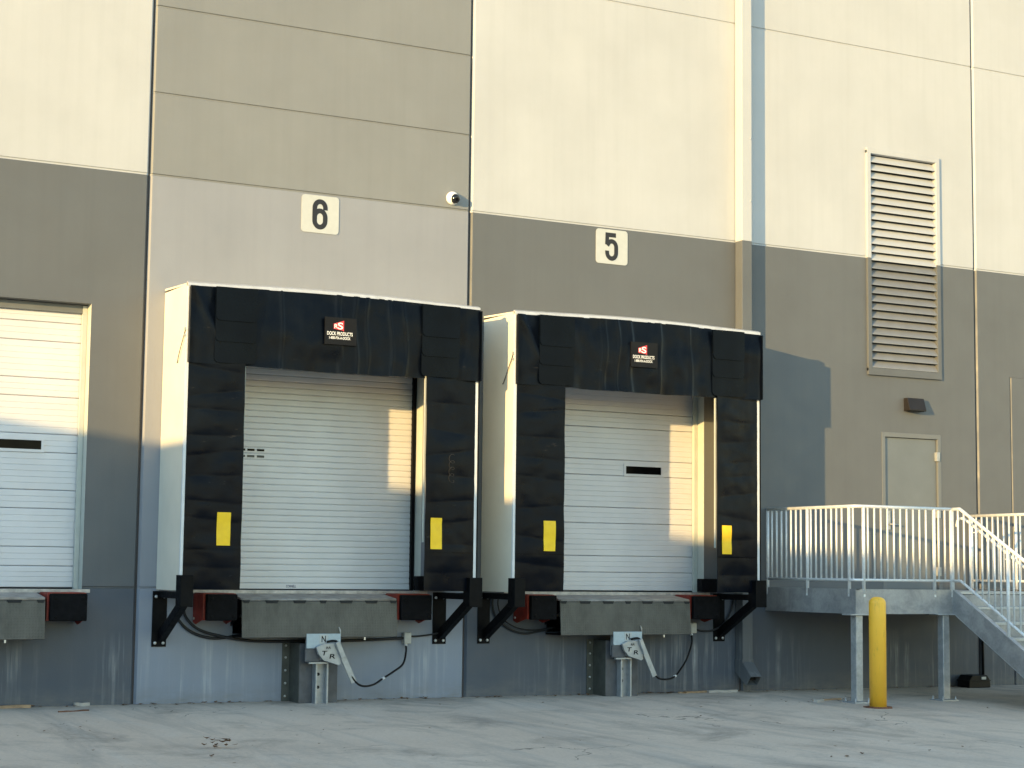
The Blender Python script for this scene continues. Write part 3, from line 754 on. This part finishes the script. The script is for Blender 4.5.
# ================================================================== number signs
def ribbon(mb, pts, w, y):
    pts = [Vector((p[0], 0, p[1])) for p in pts]; n = len(pts); b = len(mb.v)
    for i, p in enumerate(pts):
        t = (pts[min(i+1, n-1)]-pts[max(i-1, 0)]).normalized(); nrm = Vector((-t.z, 0, t.x))
        for s in (-1, 1):
            q = p+nrm*s*w/2; mb.v.append((q.x, y, q.z))
    for i in range(n-1): mb.face((b+2*i, b+2*i+1, b+2*i+3, b+2*i+2))
def arc(cx, cz, r, a0, a1, n=14, rz=None): return [(cx+r*math.cos(math.radians(a0+(a1-a0)*i/n)), cz+(rz or r)*math.sin(math.radians(a0+(a1-a0)*i/n))) for i in range(n+1)]
def number_sign(cx, cz, digit, lab):
    t = thing('number_sign', lab, 'sign', (cx, 0, cz), 'dock number signs')
    w, h, r = .228, .215, .04; pts = []
    for (sx, sz, a) in ((1, 1, 0), (-1, 1, 90), (-1, -1, 180), (1, -1, 270)): pts += arc(cx+sx*(w-r), cz+sz*(h-r), r, a, a+90, 6)
    MB().prism(pts, 1, -.008, -.001).build('plate', 'white', t)
    m = MB(); q = .065; sw = .056
    L = lambda P: [(cx-.005+x, cz+1.15*z) for (x, z) in P]
    if digit == '6':
        ribbon(m, L(arc(0, -.03, q, 180, 0)+arc(0, -.0625, q, 0, -180)+[(-q, -.03)]), sw, -.0095)
        ribbon(m, L([(-q, -.06)]+[(-q, .0625)]+arc(0, .0625, q, 180, 0)+[(q, .045)]), sw, -.0100)
    else:
        ribbon(m, L([(.062, .1275), (-.090, .1275)]), sw, -.0095)
        ribbon(m, L([(-.063, .15), (-.068, .02)]), sw*.95, -.0100)
        ribbon(m, L([(-.066, .012), (-.045, .038)]+arc(0, -.005, q, 125, 0, 12)+arc(0, -.0625, q, 0, -180)+[(-q, -.045)]), sw, -.0105)
    m.build('numeral', 'ink', t)
number_sign(1.997, 5.449, '6', 'white square sign with a black six on the pale grey panel')
number_sign(5.88, 5.443, '5', 'white square sign with a black five on the dark band')

# ================================================================== security camera, wall light, downspout
def security_camera(x, z):
    t = thing('security_camera', 'white turret security camera with black lens on the wall beside panel joint', 'camera', (x, 0, z))
    MB().lathe([(.078, .001), (.08, .01), (.078, .028), (.070, .034), (.066, .05), (.055, .07), (.03, .083), (0, .086)], (x, 0, z), (0, -1, 0), 28).build('base', 'cam_white', t)
    ax = Vector((.18, -.93, -.32)).normalized(); c = Vector((x+.010, -.058, z-.012))
    MB().lathe([(.058*math.cos(math.radians(a)), .058*math.sin(math.radians(a))) for a in range(-80, 50, 10)]+[(.038, .046), (.02, .044), (0, .044)], c, ax, 24).build('ball', 'cam_black', t)
    MB().lathe([(.016, .0445), (.016, .051), (.010, .056), (0, .057)], c, ax, 16).build('lens', 'glass', t)
security_camera(3.668, 5.815)
def wall_light():
    t = thing('wall_light', 'dark bronze wedge wall light above the grey door', 'wall light', (10.64, 0, 3.73))
    MB().prism([(-.001, 3.82), (-.075, 3.82), (-.125, 3.665), (-.125, 3.645), (-.001, 3.645)], 0, 10.50, 10.79).build('housing', 'bronze', t, .006)
    boxp('lens', 'glass', t, 10.53, 10.76, -.11, -.02, 3.638, 3.6445)
wall_light()
def downspout():
    x0, x1 = 7.733, 7.886
    t = thing('downspout', 'square metal downspout painted like the wall, right of dock 5', 'downspout', (7.81, 0, 0))
    boxp('upper_pipe', 'cream', t, x0, x1, -.165, -.012, PAINT-.01, TOP-.2, bevel=.006)
    boxp('lower_pipe', 'taupe', t, x0, x1, -.165, -.012, .34, PAINT-.0102, bevel=.006)
    e = MB()
    n = len(e.v)
    prof = [(-.165, .345), (-.34, .17), (-.25, .055), (-.012, .22), (-.012, .345)]
    a, b = x0-.004, x1+.004
    for i, (p, q) in enumerate(zip(prof, prof[1:]+prof[:1])):
        if i == 1: continue                       # the open mouth
        e.quad((a, *p), (b, *p), (b, *q), (a, *q))
        
    for x in (a, b):
        k = len(e.v); e.v += [(x, *p) for p in prof]; e.face(range(k, k+5))
    o = e.build('outlet', 'taupe', t); so_ = o.modifiers.new('solid', 'SOLIDIFY'); so_.thickness = .006
    MB().prism([(-.20, .27), (-.23, .13), (-.04, .24)], 0, x0+.004, x1-.004).build('throat', 'interior', t)
    boxp('strap', 'taupe', t, x0-.008, x1+.008, -.171, -.003, .345, .375)
    for z in (8.9, 7.02, 6.2): MB().lathe([(.010, 0), (.010, .006), (0, .009)], (x1-.02, -.165, z), (0, -1, 0), 8).build('screw', 'cream', t)
downspout()
tag(MB().tube([(11.83, -.02, -.1), (11.83, -.02, 1.1)], .017, 10).build('conduit_pipe', 'cord'), 'thin dark conduit pipe on the wall behind the platform stairs', 'pipe')

# ================================================================== steel platform with stairs
def platform():
    XL, XR, YF, ZD, XS = 8.2, 11.65, -1.8, 1.255, 9.70
    t = thing('access_platform', 'galvanised steel platform with picket railing and stairs at the grey door', 'platform', (9.9, -.9, gz(9.9, -.9)))
    d = MB(); d.box(XL+.01, XR-.01, YF+.01, -.01, ZD-.03, ZD); d.build('deck', 'grating', t)
    def channel(p, q, name='stringer', h=.275, fl=.06, inward=(0, 1, 0), m='galv_struct'):
        b = MB(); p = Vector(p); q = Vector(q); iv = Vector(inward)
        u = Vector((0, 0, 1))
        def slab(o0, o1, z0, z1):
            n = len(b.v)
            for e in (p, q):
                for (o, z) in ((o0, z0), (o1, z0), (o1, z1), (o0, z1)): b.v.append(tuple(e+iv*o+u*z))
            for f in ((3, 2, 1, 0), (4, 5, 6, 7), (0, 1, 5, 4), (1, 2, 6, 5), (2, 3, 7, 6), (3, 0, 4, 7)): b.face([n+i for i in f])
        slab(.0, .008, -h, 0); slab(-.0, fl, -.0005, .010); slab(-.004, fl, -h-.010, -h+.0005)
        return b.build(name, m, t)
    channel((XL, 0-.004, ZD+.012), (XL, YF, ZD+.012), inward=(1, 0, 0))
    channel((XL+.009, YF, ZD+.012), (9.7085, YF, ZD+.012))
    channel((XR, -.004, ZD+.012), (XR, YF, ZD+.012), inward=(-1, 0, 0))
    # stairs run down towards the yard
    rise, run, nr = .178, .304, 7
    sl = rise/run; yb = YF-run*(nr-.15)
    def strg(x, sgn):
        zt = lambda y: ZD+.012+(y-(YF-.02))*sl
        b = MB(); b.prism([(YF+.001, ZD+.012), (YF-.02, ZD+.012), (yb, zt(yb)), (yb, zt(yb)-.32), (YF-.04, ZD-.275), (YF+.001, ZD-.275)], 0, x, x+sgn*.008)
        b.build('stair_stringer', 'galv_struct', t)
        f = MB()
        f.beam((x+sgn*.03, YF-.02, ZD+.012+.005), (x+sgn*.03, yb, zt(yb)+.005), .062, .009); f.beam((x+sgn*.03, YF-.04, ZD-.282), (x+sgn*.03, yb, zt(yb)-.325), .062, .009)
        f.build('stringer_flange', 'galv_post', t)
    strg(XS, 1); strg(XR, -1)
    tr = None
    for i in range(nr-1):
        y1 = YF-run*i; z = ZD-rise*(i+1)
        if tr is None:
            tr = MB().box(XS+.012, XR-.012, y1-run-.02, y1-.002, z-.035, z).build('stair_tread', 'grating', t, .004)
            rb = MB().box(XS+.012, XR-.012, y1-.006, y1-.002, z+.002, z+rise-.037).build('stair_riser', 'galv_struct', t)
        else: share(tr, t, (0, -run*i, -rise*i)); share(rb, t, (0, -run*i, -rise*i))
    # legs
    for (x, y) in ((XL+.055, YF+.055), (9.60, YF+.055), (XR-.055, YF+.055)):
        g = gz(x, y)
        lg = boxp('leg', 'galv_post', t, x-.052, x+.052, y-.052, y+.052, g+.014, ZD-.287, bevel=.008)
        boxp('base_plate', 'galv_post', lg, x-.13, x+.13, y-.12, y+.12, g-.01, g+.014, bevel=.002)
        boxp('top_plate', 'galv_post', lg, x-.17, x+.17, y-.1, y+.06, ZD-.286, ZD-.272)
        for (i, j) in ((-1, -1), (1, -1), (-1, 1), (1, 1)):
            MB().lathe([(.014, 0), (.014, .012), (.008, .014), (.008, .04)], (x+i*.1, y+j*.09, g+.014), (0, 0, 1), 8).build('anchor_bolt', 'bolt', lg)
    # railings: panels of posts, rails and pickets
    ZT, ZBr = 2.262, 1.385
    def railing(path, posts, lab, z0s=ZD+.012, side=(0, 0)):
        r = part_empty('railing', t); r['label'] = lab
        top = [Vector((x, y, ZT+dz)) for (x, y, dz) in path]; bot = [Vector((x, y, ZBr+dz)) for (x, y, dz) in path]
        MB().tube(top, .021, 10).build('top_rail', 'galv', r)
        MB().tube(bot, .017, 10).build('bottom_rail', 'galv', r)
        # arc-length walk in plan
        seg = [(a, b, (Vector((b.x-a.x, b.y-a.y, 0))).length) for a, b in zip(top, top[1:])]
        L = sum(s[2] for s in seg); n = int(L/.1); pk = None
        def at(d):
            for a, b, l in seg:
                if d <= l+1e-6: return a.lerp(b, d/l)
                d -= l
            return seg[-1][1]
        pd = [p for p in posts]
        for i in range(1, n):
            d = L*i/n; p = at(d)
            if min(abs(d-q) for q in pd) < .045: continue
            if pk is None: pk = MB().tube([(p.x, p.y, p.z), (p.x, p.y, p.z-(ZT-ZBr))], .0125, 6, True).build('picket', 'galv', r); p0 = p
            else: share(pk, r, p-p0)
        for d in pd:
            p = at(min(d, L)); MB().tube([(p.x, p.y, p.z), (p.x, p.y, p.z-(ZT-z0s)-.05)], .021, 10).build('post', 'galv', r)
            boxp('post_foot', 'galv', r, p.x-.014+side[0], p.x+.014+side[0], p.y-.014+side[1], p.y+.014+side[1], p.z-(ZT-z0s)-.08, p.z-(ZT-ZBr)-.03)
        return r
    # left end turns the corner into the front run
    q = .10
    def rnd(cx, cy, a0, a1): return [(cx+q*math.cos(math.radians(a0+(a1-a0)*i/5)), cy+q*math.sin(math.radians(a0+(a1-a0)*i/5)), 0) for i in range(6)]
    XO, YO = XL+.012, YF+.012
    path = [(XO, -.03, 0)]+rnd(XO+q, YO+q, 180, 270)+[(XS-.0, YO, 0)]
    Ls = -(YO+q)-.03; La = q*math.pi/2
    railing(path, [.01, .83, Ls-.02, Ls+La+.02, Ls+La+1.115, Ls+La+(XS-XO-q)-.001], 'picket railing round the left end and front of the platform')
    railing([(XR-.012, -.03, 0), (XR-.012, YO-.0, 0)], [.01, .85, 1.74], 'picket railing at the far end of the platform', z0s=ZD+.012)
    # stair railings
    for x, lab in ((XS+.02, 'sloping picket railing on the near side of the stairs'), (XR-.03, 'sloping picket railing on the far side of the stairs')):
        Lr = run*(nr-.6); r = railing([(x, YO-.0, 0), (x, YF-.13, 0), (x, YF-.13-Lr, -Lr*sl)], [.0, .95, 1.72], lab, z0s=ZD-.06)
        hx = x+.075 if x < 10 else x-.075
        MB().tube(smooth_path([(hx, YF+.02, 2.05), (hx, YF-.02, 2.14), (hx, YF-.10, 2.145), (hx, YF-.20, 2.10), (hx, YF-.4, 2.10-.2*sl), (hx, YF-.2-Lr, 2.10-Lr*sl)], 4), .017, 8).build('handrail', 'galv', r)
        for dd in (.15, .7, 1.3): MB().tube([(x, YF-.2-dd, 2.06-dd*sl), (hx, YF-.2-dd, 2.06-dd*sl), (hx, YF-.2-dd, 2.10-dd*sl)], .007, 6).build('handrail_bracket', 'galv', r)
platform()

# ================================================================== bollard, bait box, litter
def bollard(x, y):
    g = gz(x, y); t = thing('bollard', 'yellow round-topped bollard standing before the steel platform', 'bollard', (x, y, g)); r = .098
    H = 1.255
    prof = [(r*1.0, 0), (r*1.0, H-.075)]+[(r*math.cos(math.radians(a))**.8, H-.075+.075*math.sin(math.radians(a))) for a in range(10, 91, 10)]
    MB().lathe(prof, (x, y, g+.012), (0, 0, 1), 40).build('sleeve', 'bollard', t)
    n = 18; m = MB(); pts = []
    for i in range(n):
        a = 2*math.pi*i/n; rr = .15+.035*noise.noise(Vector((math.cos(a)*2, math.sin(a)*2, 3))); pts.append((x+rr*math.cos(a)*1.1, y+rr*math.sin(a)))
    m.prism(pts, 2, g-.02, g+.014).build('footing', 'rust', t, .004)
bollard(8.06, -2.36)
def bait(x, y):
    g = gz(x, y)
    t = thing('bait_station', 'black plastic rodent bait box at the wall foot behind the stairs', 'bait box', (x, y, g))
    MB().prism([(x-.19, g), (x+.19, g), (x+.18, g+.10), (x+.13, g+.165), (x-.13, g+.165), (x-.18, g+.10)], 1, y-.12, y+.12).build('case', 'bait', t, .008)
    boxp('lid_rim', 'bait', t, x-.185, x+.185, y-.128, y+.128, g+.088, g+.10, bevel=.003)
    boxp('sticker', 'white', t, x+.02, x+.10, y-.1285, y-.121, g+.108, g+.143)
bait(11.52, -.17)
def leaf_mesh(mb, x, y, z, s, a, curl):
    ca, sa = math.cos(a), math.sin(a)
    pts = [(-1, 0), (-.5, .42), (.1, .5), (.6, .3), (1, 0), (.6, -.3), (.1, -.5), (-.5, -.42)]
    n = len(mb.v)
    mb.v.append((x, y, z+.004))
    for (u, v) in pts:
        hh = curl*(u*u*.5+v*v)*s; mb.v.append((x+s*(u*ca-v*sa), y+s*(u*sa+v*ca), z+.004+hh))
    for i in range(8): mb.face((n, n+1+i, n+1+(i+1) % 8))
def leaves():
    m = MB()
    for (lx, ly, k, sp, s) in ((-.50, -4.03, 13, .045, .042),):
        for _ in range(k):
            x = lx+random.gauss(0, sp*1.5); y = ly+random.gauss(0, sp); leaf_mesh(m, x, y, gz(x, y)+random.uniform(0, .07), s*random.uniform(.6, 1.3), random.uniform(0, 6.3), random.uniform(.2, 1.3))
    o = m.build('leaf_pile', 'leaf'); o['kind'] = 'stuff'; o['label'] = 'small pile of brown dry leaves on the concrete in front of the left shelter'
    m = MB()
    def add(x, y, s, c=.5): leaf_mesh(m, x, y, gz(x, y), s, random.uniform(0, 6.3), random.uniform(.1, c))
    for (a, b, n) in ((6.35, 7.7, 90), (7.7, 11.6, 60), (4.0, 5.6, 30), (-3, 1.6, 60), (2.3, 3.9, 24)):
        for _ in range(n): add(random.uniform(a, b), -.02-abs(random.gauss(0, .07)), random.uniform(.012, .04), 1.2)
    for _ in range(26): add(random.uniform(7.4, 8.6), random.uniform(-1.7, -1.1), random.uniform(.012, .035), 1.0)
    for _ in range(220): add(random.uniform(-4, 13), random.uniform(-9, -.2), random.uniform(.008, .026), .8)
    for (x, y, s) in ((-.3, -3.5, .04), (-.74, -4.6, .035), (4.52, -6.2, .04), (4.77, -6.1, .03)): add(x, y, s, 1)
    o = m.build('leaf_litter', 'leaf'); o['kind'] = 'stuff'; o['label'] = 'scattered leaf crumbs and grit on the concrete yard'
leaves()
def strip(x, y, l, w, h, rz, mat, name, lab, cat):
    c, s = math.cos(rz), math.sin(rz); m = MB(); n = 6
    for i in range(n):
        pass
    def fn(u, v):
        a = (u-.5)*l; b = (v-.5)*w*(1+.2*noise.noise(Vector((u*5, v*3, x)))); 
        px, py = x+a*c-b*s, y+a*s+b*c; return (px, py, gz(px, py)+h+.006*noise.noise(Vector((u*3, 0, x))))
    tag(m.grid(fn, 10, 2, (0, 0, -h), sm=False).build(name, mat), lab, cat)
strip(-1.42, -.12, .62, .05, .03, .02, 'wood', 'wood_strip', 'tan wood strip lying along the wall foot at the left edge', 'wood strip')
strip(-.57, -.07, .16, .05, .035, .05, 'foam', 'foam_scrap', 'white scrap lying at the wall foot below the left door', 'scrap')
strip(-.80, -.62, .34, .02, .012, .25, 'rust', 'banding_strip', 'thin brown strap scrap on the concrete near the left door', 'scrap')
strip(7.45, -.13, .42, .05, .03, -.04, 'foam', 'foam_scrap', 'pale flat scrap at the wall foot beside the downspout', 'scrap')
strip(7.05, -.10, .5, .035, .02, .12, 'wood', 'wood_strip', 'brown wood sliver at the wall foot right of the dock 5 restraint', 'wood strip')
strip(7.84, -1.55, .15, .05, .03, .3, 'foam', 'foam_scrap', 'small white scrap on the concrete by the platform leg', 'scrap')
strip(8.08, -1.40, .5, .03, .018, .22, 'wood', 'wood_strip', 'thin brown stick on the concrete beside the platform leg', 'wood strip')
